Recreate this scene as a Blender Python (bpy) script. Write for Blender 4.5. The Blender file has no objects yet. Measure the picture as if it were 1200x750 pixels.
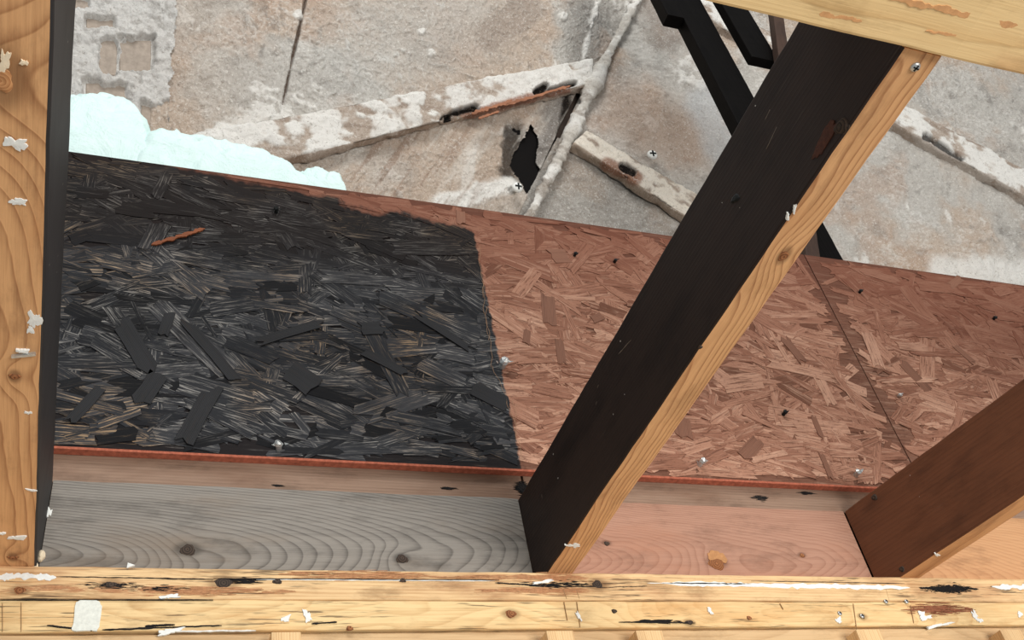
import bpy, bmesh, math, random
import numpy as np
from mathutils import Vector, Matrix, Euler

scene = bpy.context.scene
# ------------------------------------------------------------------ camera
F_PX = 1185.3182
CAM = np.array([-0.4997, -1.0532, -0.6041])
RX, RY, RZ = 2.3070, 0.1639, -0.3195
cam_data = bpy.data.cameras.new('camera')
cam_data.sensor_width = 36.0
cam_data.lens = F_PX / 1200.0 * 36.0
cam_data.clip_start = 0.02
cam = bpy.data.objects.new('camera', cam_data)
scene.collection.objects.link(cam)
cam.location = CAM
cam.rotation_euler = (RX, RY, RZ)
scene.camera = cam
# ------------------------------------------------------------------ world, light, exposure
world = bpy.data.worlds.new('world'); scene.world = world
world.use_nodes = True
bg = world.node_tree.nodes['Background']
bg.inputs['Color'].default_value = (0.93, 0.97, 1.0, 1)
bg.inputs['Strength'].default_value = 0.39

def area_light(name, loc, target, sx, sy, power, col):
    l = bpy.data.lights.new(name, 'AREA'); l.shape = 'RECTANGLE'; l.size = sx; l.size_y = sy
    l.energy = power; l.color = col
    o = bpy.data.objects.new(name, l); scene.collection.objects.link(o)
    o.location = loc
    o.rotation_euler = (Vector(target) - Vector(loc)).to_track_quat('-Z', 'Y').to_euler()
    return o
area_light('window_daylight', (1.3, -4.2, -1.3), (0.2, 0.1, 0.4), 2.2, 1.6, 168, (1.0, 0.97, 0.93))
area_light('high_added_light', (-0.5, -2.6, 3.3), (0.7, 0.4, 1.6), 1.6, 1.2, 88, (1.0, 0.99, 0.97))  # area light added above to bring out the roof relief
scene.view_settings.view_transform = 'Standard'
scene.view_settings.look = 'None'
scene.view_settings.gamma = 1.0
scene.view_settings.use_curve_mapping = False
scene.view_settings.exposure = 0.0

# ------------------------------------------------------------------ helpers
rng = random.Random(7)
COL = scene.collection

def _rot():
    cx, sx, cy, sy, cz, sz = math.cos(RX), math.sin(RX), math.cos(RY), math.sin(RY), math.cos(RZ), math.sin(RZ)
    X = np.array([[1,0,0],[0,cx,-sx],[0,sx,cx]]); Y = np.array([[cy,0,sy],[0,1,0],[-sy,0,cy]]); Z = np.array([[cz,-sz,0],[sz,cz,0],[0,0,1]])
    return Z @ Y @ X
MROT = _rot()
def on_plane(x, y, n, d):            # photograph point -> point on a known plane of the building
    v = MROT @ np.array([(x-600)/F_PX, -(y-375)/F_PX, -1.0])
    t = (d - n @ CAM) / (n @ v)
    return CAM + t * v
EY = np.array([0,1.0,0]); EZ = np.array([0,0,1.0])
def at_y(x, y, Y): return on_plane(x, y, EY, Y)
def at_z(x, y, Z): return on_plane(x, y, EZ, Z)
def to_px(P):
    c = (P - CAM) @ MROT
    return 600 + F_PX*c[...,0]/-c[...,2], 375 - F_PX*c[...,1]/-c[...,2]

def wm(o):
    if o.parent: return wm(o.parent) @ o.matrix_parent_inverse @ o.matrix_basis
    return o.matrix_basis.copy()
def adopt(o, parent):
    if parent is not None:
        o.parent = parent; o.matrix_parent_inverse = wm(parent).inverted()
def tag(o, label=None, cat=None, group=None, kind=None):
    if label: o['label'] = label
    if cat: o['category'] = cat
    if group: o['group'] = group
    if kind: o['kind'] = kind
    return o
def new_obj(name, me, parent=None, loc=None):
    o = bpy.data.objects.new(name, me); COL.objects.link(o)
    if loc is not None: o.location = loc
    adopt(o, parent)
    return o
def mk(name, verts, faces, mat, parent=None, smooth=False, centre=True):
    v = np.array(verts, dtype=float)
    c = (v.min(0) + v.max(0)) / 2 if centre else np.zeros(3)
    me = bpy.data.meshes.new(name)
    me.from_pydata([tuple(q) for q in (v - c)], [], faces)
    me.materials.append(mat)
    if smooth: me.polygons.foreach_set('use_smooth', [True]*len(me.polygons))
    me.update()
    return new_obj(name, me, parent, c)
def grid_mesh(name, P, col, mat, parent=None, keep=None, smooth=True):
    """P: (n,m,3) array of points, col: (n,m,3) linear colours"""
    n, m, _ = P.shape
    c = P.reshape(-1,3).mean(0)
    idx = np.arange(n*m).reshape(n, m)
    q = np.stack([idx[:-1,:-1], idx[1:,:-1], idx[1:,1:], idx[:-1,1:]], -1)
    if keep is not None: q = q[keep]
    q = q.reshape(-1,4)
    me = bpy.data.meshes.new(name)
    me.vertices.add(n*m); me.vertices.foreach_set('co', (P.reshape(-1,3)-c).ravel())
    me.loops.add(q.size); me.loops.foreach_set('vertex_index', q.ravel().astype(np.int32))
    me.polygons.add(len(q)); me.polygons.foreach_set('loop_start', np.arange(0, q.size, 4, dtype=np.int32))
    me.polygons.foreach_set('loop_total', np.full(len(q), 4, dtype=np.int32))
    me.update(calc_edges=True)
    if smooth: me.polygons.foreach_set('use_smooth', np.ones(len(q), dtype=bool))
    if col is not None:
        a = me.color_attributes.new('tint', 'FLOAT_COLOR', 'POINT')
        cc = np.ones((n*m,4)); cc[:,:3] = col.reshape(-1,3)
        a.data.foreach_set('color', cc.ravel())
    me.materials.append(mat); me.validate()
    return new_obj(name, me, parent, c)

# vectorised value noise
_r = np.random.RandomState(3); _perm = _r.permutation(512); _val = _r.rand(512)*2-1
def vnoise(P):
    i = np.floor(P).astype(np.int64); f = P - i; f = f*f*(3-2*f); i &= 511
    def h(a,b,c): return _val[_perm[(_perm[(_perm[a & 511] + b) & 511] + c) & 511]]
    r = 0
    for dx in (0,1):
        wx = f[...,0] if dx else 1-f[...,0]
        for dy in (0,1):
            wy = f[...,1] if dy else 1-f[...,1]
            for dz in (0,1):
                wz = f[...,2] if dz else 1-f[...,2]
                r = r + wx*wy*wz*h(i[...,0]+dx, i[...,1]+dy, i[...,2]+dz)
    return r
def fbm(P, s, octv=4, g=.5, off=0.0):
    a = 1.0; r = 0; t = 0
    for k in range(octv):
        r = r + a*vnoise(P*s + off + 17.3*k); t += a; a *= g; s *= 2.03
    return r/t
def sst(a, b, x):
    t = np.clip((x-a)/(b-a), 0, 1); return t*t*(3-2*t)
def lin(r, g, b): return np.array([(c/255.0)**2.2 for c in (r, g, b)])
def rgba(r, g, b): return (*lin(r, g, b), 1)

# ------------------------------------------------------------------ materials
class NT:
    def __init__(s, name):
        s.m = bpy.data.materials.new(name); s.m.use_nodes = True
        s.t = s.m.node_tree; s.b = s.t.nodes['Principled BSDF']
    def n(s, kind, **kw):
        x = s.t.nodes.new(kind)
        for k, v in kw.items(): setattr(x, k, v)
        return x
    def l(s, a, b): s.t.links.new(a, b)
    def val(s, sock, v):
        if hasattr(v, 'is_linked'): s.l(v, sock)
        else: sock.default_value = v
    def math(s, op, a, b=0.0, c=None, clamp=False):
        x = s.n('ShaderNodeMath', operation=op); x.use_clamp = clamp
        s.val(x.inputs[0], a); s.val(x.inputs[1], b)
        if c is not None: s.val(x.inputs[2], c)
        return x.outputs[0]
    def mapping(s, vec, scale, loc=(0,0,0)):
        x = s.n('ShaderNodeMapping'); s.l(vec, x.inputs[0]); x.inputs['Scale'].default_value = scale; x.inputs['Location'].default_value = loc
        return x.outputs[0]
    def noise(s, vec, scale, detail=4, rough=.55, dist=0.0):
        x = s.n('ShaderNodeTexNoise'); s.l(vec, x.inputs['Vector']); x.inputs['Scale'].default_value = scale
        x.inputs['Detail'].default_value = detail; x.inputs['Roughness'].default_value = rough; x.inputs['Distortion'].default_value = dist
        return x.outputs[0]
    def ramp(s, fac, stops, interp='LINEAR'):
        x = s.n('ShaderNodeValToRGB'); s.val(x.inputs[0], fac); cr = x.color_ramp; cr.interpolation = interp
        while len(cr.elements) < len(stops): cr.elements.new(.5)
        for e, (p, c) in zip(cr.elements, stops): e.position = p; e.color = c if len(c) == 4 else (*c, 1)
        return x.outputs[0]
    def mix(s, fac, a, b, mode='MIX'):
        x = s.n('ShaderNodeMix', data_type='RGBA', blend_type=mode); x.clamp_factor = True
        s.val(x.inputs[0], fac); s.val(x.inputs[6], a); s.val(x.inputs[7], b)
        return x.outputs[2]
    def step(s, x, a, b): # smooth 0..1
        n = s.n('ShaderNodeMapRange', interpolation_type='SMOOTHSTEP'); s.val(n.inputs[0], x)
        n.inputs[1].default_value = a; n.inputs[2].default_value = b
        return n.outputs[0]
    def sep(s, v):
        x = s.n('ShaderNodeSeparateXYZ'); s.l(v, x.inputs[0]); return x.outputs
    def comb(s, a, b, c):
        x = s.n('ShaderNodeCombineXYZ'); s.val(x.inputs[0], a); s.val(x.inputs[1], b); s.val(x.inputs[2], c); return x.outputs[0]
    def bump(s, h, strength=.3, dist=.002):
        x = s.n('ShaderNodeBump'); x.inputs['Strength'].default_value = strength; x.inputs['Distance'].default_value = dist
        s.l(h, x.inputs['Height']); s.l(x.outputs[0], s.b.inputs['Normal'])
    def done(s, col, rough=.75, spec=.3):
        s.val(s.b.inputs['Base Color'], col); s.val(s.b.inputs['Roughness'], rough)
        s.b.inputs['Specular IOR Level'].default_value = spec
        return s.m

def plain(name, c, rough=.7, metal=0.0, var=.12, scale=60):
    t = NT(name); tc = t.n('ShaderNodeTexCoord').outputs['Object']
    nz = t.noise(tc, scale, 5, .6)
    col = t.mix(nz, (*[max(0, x*(1-2*var)) for x in lin(*c)], 1), (*[min(1, x*(1+2*var)) for x in lin(*c)], 1))
    t.b.inputs['Metallic'].default_value = metal
    t.bump(nz, .35, .0012)
    return t.done(col, rough)

def wood(name, light, dark, pith=(.02, -.06), freq=260, tilt=.02, wob=.012, contrast=.75, stain=None, stain_amt=.5,
         knots=(), rough=.7, fibre=.35, specks=0.0, seed=0.0, bump=.35, tilt_y=0.0, checks=0.0, dirt=.35, sharp=3.0):
    """rings around an off-centre pith axis running along local X; grain swings around the knots"""
    t = NT(name); tc = t.n('ShaderNodeTexCoord').outputs['Object']
    x, y, z = t.sep(tc)
    lowv = t.mapping(tc, (3.0, 9.0, 9.0), (seed, seed*2.1, seed*.7))
    n1 = t.noise(lowv, 1.0, 2, .5)
    n2 = t.noise(t.mapping(tc, (1.6, 3, 3), (seed+5, 3, seed)), 1.0, 1, .5)
    px = t.math('MULTIPLY', x, tilt)
    wy = t.math('MULTIPLY_ADD', t.math('SUBTRACT', n1, .5), wob, t.math('ADD', t.math('MULTIPLY_ADD', x, tilt_y, y), t.math('MULTIPLY_ADD', t.math('SUBTRACT', n2, .5), wob*2.2, -pith[0])))
    wz = t.math('ADD', t.math('SUBTRACT', z, pith[1]), px)
    r = t.math('SQRT', t.math('ADD', t.math('MULTIPLY', wy, wy), t.math('MULTIPLY', wz, wz)))
    knot_f = None
    for (kx, ky, kz, kr) in knots:
        d = t.n('ShaderNodeVectorMath', operation='DISTANCE')
        t.l(t.mapping(tc, (.6, 1, 1)), d.inputs[0]); d.inputs[1].default_value = (kx*.6, ky, kz)
        e = t.math('DIVIDE', d.outputs['Value'], kr*2.4)
        g = t.math('POWER', 2.718, t.math('MULTIPLY', t.math('MULTIPLY', e, e), -1.0))
        r = t.math('MULTIPLY_ADD', g, kr*.8, r)
        kf = t.math('SUBTRACT', 1.0, t.step(d.outputs['Value'], kr*.55, kr*1.2))
        knot_f = kf if knot_f is None else t.math('MAXIMUM', knot_f, kf)
    saw = t.math('FRACT', t.math('MULTIPLY', r, freq))
    late = t.math('MULTIPLY', t.math('POWER', saw, sharp), t.math('SUBTRACT', 1.0, t.step(saw, .9, 1.0)))
    fib = t.noise(t.mapping(tc, (14, 420, 420), (seed, 0, 0)), 1.0, 3, .6)
    fine = t.noise(t.mapping(tc, (3, 90, 90), (0, seed, 0)), 1.0, 3, .6)
    f = t.math('MULTIPLY_ADD', t.math('SUBTRACT', fib, .48), fibre*2.4, t.math('MULTIPLY', late, contrast))
    f = t.math('MULTIPLY_ADD', t.math('SUBTRACT', fine, .48), fibre*2.2, f, clamp=True)
    col = t.mix(f, rgba(*light), rgba(*dark))
    if stain:
        s = t.noise(t.mapping(tc, (4, 14, 14), (seed*3, 1, 2)), 1.0, 4, .6)
        col = t.mix(t.math('MULTIPLY', t.step(s, .48, .72), stain_amt), col, rgba(*stain))
    dn = t.noise(t.mapping(tc, (9, 26, 26), (seed*1.7, 7, 3)), 1.0, 6, .68)
    col = t.mix(t.math('MULTIPLY', t.step(dn, .49, .68), dirt), col, (*[c*.45 for c in lin(*dark)], 1))
    if checks:
        ck = t.noise(t.mapping(tc, (11, 300, 300), (seed, 9, seed)), 1.0, 3, .7)
        cg = t.noise(t.mapping(tc, (6, 20, 20), (3, seed, 1)), 1.0, 2, .5)
        cf = t.math('MULTIPLY', t.step(ck, .56, .62), t.step(cg, .44, .56))
        col = t.mix(t.math('MULTIPLY', cf, checks), col, rgba(58, 42, 32))
    if knot_f is not None:
        col = t.mix(t.math('MULTIPLY', knot_f, .55), col, (*[c*.35 for c in lin(*dark)], 1))
    if specks:
        vo = t.n('ShaderNodeTexVoronoi'); t.l(tc, vo.inputs['Vector']); vo.inputs['Scale'].default_value = 55
        sp = t.math('LESS_THAN', vo.outputs['Distance'], specks)
        gate = t.math('GREATER_THAN', t.sep(vo.outputs['Color'])[0], .72)
        col = t.mix(t.math('MULTIPLY', sp, gate), col, rgba(190, 185, 178))
        scr = t.noise(t.mapping(tc, (9, 160, 160), (seed, 4, 4)), 1.0, 2, .4)
        col = t.mix(t.math('MULTIPLY', t.step(scr, .70, .80), .28), col, rgba(125, 112, 100))
    t.bump(t.math('ADD', late, fib), bump, .0009)
    return t.done(col, rough)

M = {}
M['joist_raw'] = None
M['metal'] = plain('galvanised_steel', (195, 197, 195), .35, .7, .2, 300)
M['dark_metal'] = plain('blackened_steel', (38, 40, 40), .5, .5, .2, 300)
M['white_paint'] = plain('white_paint', (232, 233, 228), .8, 0, .10, 240)
M['cream_paint'] = plain('cream_crumb', (236, 218, 188), .8, 0, .08, 200)
M['char'] = plain('char', (34, 32, 32), .9, 0, .35, 300)
M['cavity_shade'] = plain('cavity_shade', (16, 13, 12), 1.0, 0, .3, 90)  # near-black for the shade inside the broken plaster
M['red_edge'] = plain('red_edge_sealer', (172, 98, 76), .9, 0, .4, 160)
M['pencil'] = plain('pencil', (164, 132, 96), .8, 0, .05)
M['torn_wood'] = wood('torn_wood', (168, 116, 88), (92, 52, 38), freq=400, seed=31)

def knot_mat(name, a, b):
    t = NT(name); tc = t.n('ShaderNodeTexCoord').outputs['Object']
    ln = t.n('ShaderNodeVectorMath', operation='LENGTH'); t.l(tc, ln.inputs[0])
    w = t.math('FRACT', t.math('MULTIPLY_ADD', t.noise(tc, 220, 3), .6, t.math('MULTIPLY', ln.outputs['Value'], 420)))
    t.bump(w, .4, .001)
    return t.done(t.mix(w, rgba(*a), rgba(*b)), .8)
M['knot_dark'] = knot_mat('knot_dark', (84, 70, 60), (36, 32, 30))
M['knot_brown'] = knot_mat('knot_brown', (168, 112, 72), (96, 58, 38))

# ------------------------------------------------------------------ lumber
def lumber(name, L, w, h, mats, pick, loc, rotz=0.0, parent=None, r=.0025, jit=.0006, step=.02, rot=None):
    """squared timber along local X, from (0,0,0) to (L,w,h), eased and slightly uneven edges"""
    sec = []
    for cx, cy, a0 in ((w-r, h-r, 0), (r, h-r, 90), (r, r, 180), (w-r, r, 270)):
        for k in (0, 45, 90):
            a = math.radians(a0+k); sec.append((cx + r*math.cos(a), cy + r*math.sin(a)))
    ns = len(sec); N = max(2, int(L/step)); vs = []; fs = []; mi = []
    s0 = rng.random()*50
    xs = np.linspace(0, L, N+1)
    for i, x in enumerate(xs):
        for k, (a, b) in enumerate(sec):
            vs.append((x, a, b))
    V = np.array(vs)
    V[:,1] += fbm(V*np.array([1,.2,.2]), 22, 3, .6, s0)*jit*2 + fbm(V, 3, 1, .5, s0)*jit
    V[:,2] += fbm(V*np.array([1,.2,.2]), 24, 3, .6, s0+9)*jit*2
    for i in range(N):
        for k in range(ns):
            k2 = (k+1) % ns
            fs.append((i*ns+k, (i+1)*ns+k, (i+1)*ns+k2, i*ns+k2)[::-1])
            ang = math.atan2((sec[k][1]+sec[k2][1])/2-h/2, (sec[k][0]+sec[k2][0])/2-w/2)
            cx_, cy_ = (sec[k][0]+sec[k2][0])/2, (sec[k][1]+sec[k2][1])/2
            if cx_ < r*.8: side = 'y-'
            elif cx_ > w-r*.8: side = 'y+'
            elif cy_ < h/2: side = 'z-'
            else: side = 'z+'
            mi.append(pick(side))
    fs.append(tuple(range(ns))[::-1]); mi.append(pick('x-'))
    fs.append(tuple(N*ns+k for k in range(ns))); mi.append(pick('x+'))
    me = bpy.data.meshes.new(name); me.from_pydata([tuple(q) for q in V], [], fs)
    for m in mats: me.materials.append(m)
    me.polygons.foreach_set('material_index', mi); me.update()
    bm = bmesh.new(); bm.from_mesh(me); bmesh.ops.recalc_face_normals(bm, faces=bm.faces); bm.to_mesh(me); bm.free()
    o = bpy.data.objects.new(name, me); COL.objects.link(o)
    o.location = loc; o.rotation_euler = rot if rot else (0, 0, rotz)
    adopt(o, parent)
    return o
one = lambda s: 0

def frame(n, u):
    n = np.array(n, float); n /= np.linalg.norm(n); u = np.array(u, float); u -= n*(u@n); u /= np.linalg.norm(u)
    return n, u, np.cross(n, u)
def patch(name, p, n, u, a, b, mat, parent, t=.0008, rag=.35, npts=26, seed=None, sq=.7):
    """thin ragged flake of paint or char lying on a surface"""
    n, u, v = frame(n, u); rr = random.Random(seed if seed is not None else rng.random())
    top = []; bot = []
    ph = [rr.uniform(0, 6.28) for _ in range(4)]
    if npts > 6: npts = max(npts, 40)
    for i in range(npts):
        an = 2*math.pi*i/npts
        q = 1 + rag*(.55*math.sin(2*an+ph[0]) + .45*math.sin(3*an+ph[1]) + .35*math.sin(5*an+ph[2]) + .25*math.sin(9*an+ph[3]) + .22*(rr.random()*2-1))
        q = max(.25, q)
        e = np.array(p) + u*a*q*math.copysign(abs(math.cos(an))**sq, math.cos(an)) + v*b*q*math.copysign(abs(math.sin(an))**sq, math.sin(an))
        top.append(e*1.0 + n*t); bot.append(e - n*.0015)
    vs = top + bot + [np.array(p) + n*t*1.3]
    fs = [(i, (i+1) % npts, 2*npts) for i in range(npts)] + [(i, npts+i, npts+(i+1) % npts, (i+1) % npts) for i in range(npts)]
    return mk(name, vs, fs, mat, parent)
def streak(name, p0, p1, n, width, mat, parent, t=.0008, seg=60, thin=.2, seed=0):
    """long ragged strip between two points on a surface"""
    p0 = np.array(p0); p1 = np.array(p1); n, u, v = frame(n, p1-p0)
    k = np.linspace(0, 1, seg+1); L = np.linalg.norm(p1-p0)
    q = np.stack([k*L*160, k*0+seed, k*0], -1)
    up = width*np.clip(.5 + .9*fbm(q, 1, 4, .7), thin, 1.6); dn = width*np.clip(.5 + .9*fbm(q, 1, 4, .7, 40), thin, 1.6)
    env = np.minimum(1, np.minimum(k, 1-k)*14+.1)
    vs = []
    for i in range(seg+1):
        c = p0 + (p1-p0)*k[i]
        vs += [c + v*up[i]*env[i] + n*t, c - v*dn[i]*env[i] + n*t, c + v*up[i]*env[i] - n*.0015, c - v*dn[i]*env[i] - n*.0015]
    fs = []
    for i in range(seg):
        a = 4*i; b = a+4
        fs += [(a, b, b+1, a+1), (a, a+2, b+2, b), (a+1, b+1, b+3, a+3)]
    return mk(name, vs, fs, mat, parent)
def slivers(name, p, n, u, a, b, count, mat, parent, ln=(.004, .018), wd=(.0004, .0014), t=.0007, seed=1):
    """cluster of thin charred fibres on a surface (one smudge)"""
    n, u, v = frame(n, u); rr = random.Random(seed); vs = []; fs = []
    for i in range(count):
        x = max(-1, min(1, rr.gauss(0, .45))); y = rr.gauss(0, .38)*(1-abs(x)**2*.6)
        c = np.array(p) + u*a*x + v*b*y; l = rr.uniform(*ln)/2; w = rr.uniform(*wd)/2; sk = rr.uniform(-.12, .12)*l
        tt = t*rr.uniform(.5, 1.2); k = len(vs)
        vs += [c - u*l + n*tt*.2, c - u*l*.2 + v*(w+sk*.1) + n*tt, c + u*l + v*sk + n*tt*.2, c + u*l*.1 - v*w + n*tt,
               c - u*l - n*.001, c + u*l + v*sk - n*.001]
        fs += [(k, k+3, k+2, k+1), (k, k+1, k+4), (k+1, k+2, k+5, k+4), (k+2, k+3, k+5), (k+3, k, k+4, k+5)]
    return mk(name, vs, fs, mat, parent)
def dome(name, p, n, u, a, b, mat, parent, h=.0015, rings=4, npts=18):
    n, u, v = frame(n, u); vs = []; fs = []; s = rng.random()*9
    for k in range(rings):
        q = 1 - k/rings
        for i in range(npts):
            an = 2*math.pi*i/npts; wob = 1 + .12*math.sin(an*3+s) + .06*math.sin(an*7+2*s)
            vs.append(np.array(p) + (u*a*math.cos(an) + v*b*math.sin(an))*q*wob + n*(h*(1-q*q) - (.0012 if k == 0 else 0)))
    vs.append(np.array(p) + n*h*.7)
    for k in range(rings-1):
        for i in range(npts):
            j = (i+1) % npts; fs.append((k*npts+i, k*npts+j, (k+1)*npts+j, (k+1)*npts+i))
    for i in range(npts): fs.append(((rings-1)*npts+i, (rings-1)*npts+(i+1) % npts, rings*npts))
    return mk(name, vs, fs, mat, parent, smooth=True)
def spike(name, p, n, ln, rad, mat, parent, bend=.3, seed=0):
    """nail or screw point coming through the board: shank with a split tip"""
    rr = random.Random(seed); n, u, v = frame(n, (1, .3, .2)); vs = []; fs = []
    prof = [(-.002, 1.0), (ln*.45, 1.0), (ln*.55, 1.35), (ln*.8, 1.1)]
    b = u*rr.uniform(-bend, bend) + v*rr.uniform(-bend, bend)
    for (t, q) in prof:
        for i in range(8):
            an = math.pi*i/4; vs.append(np.array(p) + n*t + b*max(0, t) + (u*math.cos(an) + v*math.sin(an))*rad*q*(1+.25*rr.uniform(-1, 1)*(t > ln*.5)))
    for k in range(3):
        for i in range(8): j = (i+1) % 8; fs.append((k*8+i, k*8+j, k*8+8+j, k*8+8+i))
    top = len(vs); vs.append(np.array(p) + n*ln + b*ln)
    for i in range(8): fs.append((24+i, 24+(i+1) % 8, top))
    for w in (-1, 1):                                   # curled slivers of metal beside the tip
        k = len(vs); c = np.array(p) + n*ln*.5 + u*rad*1.6*w
        vs += [c, c + v*rad, c + n*ln*.3 + u*rad*w*1.2 + v*rad*rr.uniform(-.5, 1), c + u*rad*.5*w + n*.0005]
        fs += [(k, k+1, k+2), (k, k+2, k+3), (k+1, k+3, k+2), (k, k+3, k+1)]
    return mk(name, vs, fs, mat, parent)
def screw_head(name, p, n, rad, mat, mat2, parent):
    """pan head with a cross recess"""
    n, u, v = frame(n, (1, .2, .1)); vs = []; fs = []
    prof = [(1.0, -.001), (1.0, .25), (.8, .5), (.45, .62)]
    for q, t in prof:
        for i in range(14):
            an = 2*math.pi*i/14; vs.append(np.array(p) + (u*math.cos(an) + v*math.sin(an))*rad*q + n*rad*t)
    for k in range(3):
        for i in range(14): j = (i+1) % 14; fs.append((k*14+i, k*14+j, k*14+14+j, k*14+14+i))
    vs.append(np.array(p) + n*rad*.64)
    for i in range(14): fs.append((42+i, 42+(i+1) % 14, 56))
    o = mk(name, vs, fs, mat, parent, smooth=True)
    for a, b in ((u, v), (v, u)):
        c = np.array(p) + n*rad*.6; q = []
        for sa in (-1, 1):
            for sb in (-1, 1):
                for sn in (-.1, .12): q.append(c + a*rad*.62*sa + b*rad*.15*sb + n*rad*sn)
        mk('recess', q, [(0,1,3,2), (4,6,7,5), (0,4,5,1), (2,3,7,6), (1,5,7,3), (0,2,6,4)], mat2, o)
    return o

# ------------------------------------------------------------------ dimensions of the frame
D, H = .0389, .1349                 # setback of blocking, depth of joists
XL, XR = -.5873, .5413
YO, OSB_T = .033, .011
ZB, ZT = .1775, .7400
ZS = .1695
JL = .776

# ------------------------------------------------------------------ wall below: plates, battens
PX0, PX1 = -1.15, 1.55
PKN = ([], [])
for (kx_, ky_, kr_, kp_) in [(262, 683, .012, 0), (700, 685, .010, 0), (23, 692, .007, 0), (130, 685, .008, 0), (599, 719, .008, 1), (1011, 722, .006, 1), (808, 729, .006, 1)]:
    q_ = at_y(kx_, ky_, 0.0); PKN[kp_].append((q_[0], q_[2], kr_))
M['plate_a'] = wood('plate_wood', (232, 196, 146), (180, 128, 82), pith=(.02, -.16), freq=230, tilt=.015, wob=.05, contrast=.5, stain=(166, 108, 74), stain_amt=.75, fibre=.6, seed=3, checks=.75, dirt=.5, knots=[(x_-PX0, 0, z_+.038, r_) for x_, z_, r_ in PKN[0]])
M['plate_b'] = wood('plate_wood_pale', (236, 204, 150), (192, 146, 94), pith=(.05, .05), freq=210, tilt=.02, wob=.05, contrast=.5, stain=(214, 162, 104), stain_amt=.7, fibre=.6, seed=8, checks=.7, dirt=.4, knots=[(x_-PX0, 0, z_+.0745, r_) for x_, z_, r_ in PKN[1]])
M['plate_c'] = wood('bottom_board_wood', (214, 180, 136), (172, 132, 90), pith=(.05, .2), freq=200, tilt=.02, wob=.03, contrast=.4, fibre=.4, seed=12)
M['batten'] = wood('batten_wood', (232, 196, 146), (186, 136, 88), pith=(.05, .05), freq=420, contrast=.6, seed=15)
up_plate = tag(lumber('top_plate', PX1-PX0, .089, .038, [M['plate_a']], one, (PX0, 0, -.038), r=.002),
               'upper of two yellow plates under the joists, with char marks and a white paint line', 'wall plate')
lo_plate = tag(lumber('top_plate', PX1-PX0, .089, .036, [M['plate_b']], one, (PX0, .001, -.0745), r=.002),
               'lower pale yellow plate with a whitewashed square near its left end', 'wall plate')
bboard = tag(lumber('backing_board', PX1-PX0, .02, .16, [M['plate_c']], one, (PX0, .005, -.236), r=.002),
             'tan board along the bottom of the picture, behind the small battens', 'board')
M['wallboard'] = plain('wall_panel', (188, 170, 146), .9, 0, .1, 12)
o = mk('wall_back', [(PX0, .03, -1.6), (PX1, .03, -1.6), (PX1, .03, -.08), (PX0, .03, -.08), (PX0, .08, -1.6), (PX1, .08, -1.6), (PX1, .08, -.08), (PX0, .08, -.08)],
       [(0,1,2,3), (7,6,5,4), (0,4,5,1), (3,2,6,7), (0,3,7,4), (1,5,6,2)], M['wallboard'])
tag(o, 'wall panel below the plates', kind='structure')
M['sheath'] = plain('rear_sheathing', (96, 80, 68), .95, 0, .15, 15)
o = mk('wall_rear', [(PX0, .091, -.08), (PX1, .091, -.08), (PX1, .091, .6), (PX0, .091, .6), (PX0, .105, -.08), (PX1, .105, -.08), (PX1, .105, .6), (PX0, .105, .6)],
       [(0,1,2,3), (7,6,5,4), (0,4,5,1), (3,2,6,7), (0,3,7,4), (1,5,6,2)], M['sheath'])
tag(o, 'outer sheathing behind the blocking boards', kind='structure')
bat_lab = ['leftmost small batten end below the plates', 'small batten end below the foot of the middle joist', 'small batten end just right of the one under the middle joist',
           'small batten end below the foot of the right brown joist', 'rightmost small batten end below the plates']
for (xa, xb, yt), lab in zip([(318, 353, 741), (640, 672, 739.5), (745, 776, 739), (1003, 1031, 738), (1172, 1196, 738)], bat_lab):
    a = at_y(xa, yt, -.02); b = at_y(xb, yt, -.02)
    w = b[0]-a[0]
    ob = lumber('batten', 1.2, w, .025, [M['batten']], one, (a[0], .005, a[2]), rot=(0, 0, 0), r=.0015)
    # local X down, Y along the wall, Z out of the wall
    ob.rotation_euler = Matrix(((0, 1, 0), (0, 0, -1), (-1, 0, 0))).to_euler()
    tag(ob, lab, 'batten', 'battens below the plates')

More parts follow.
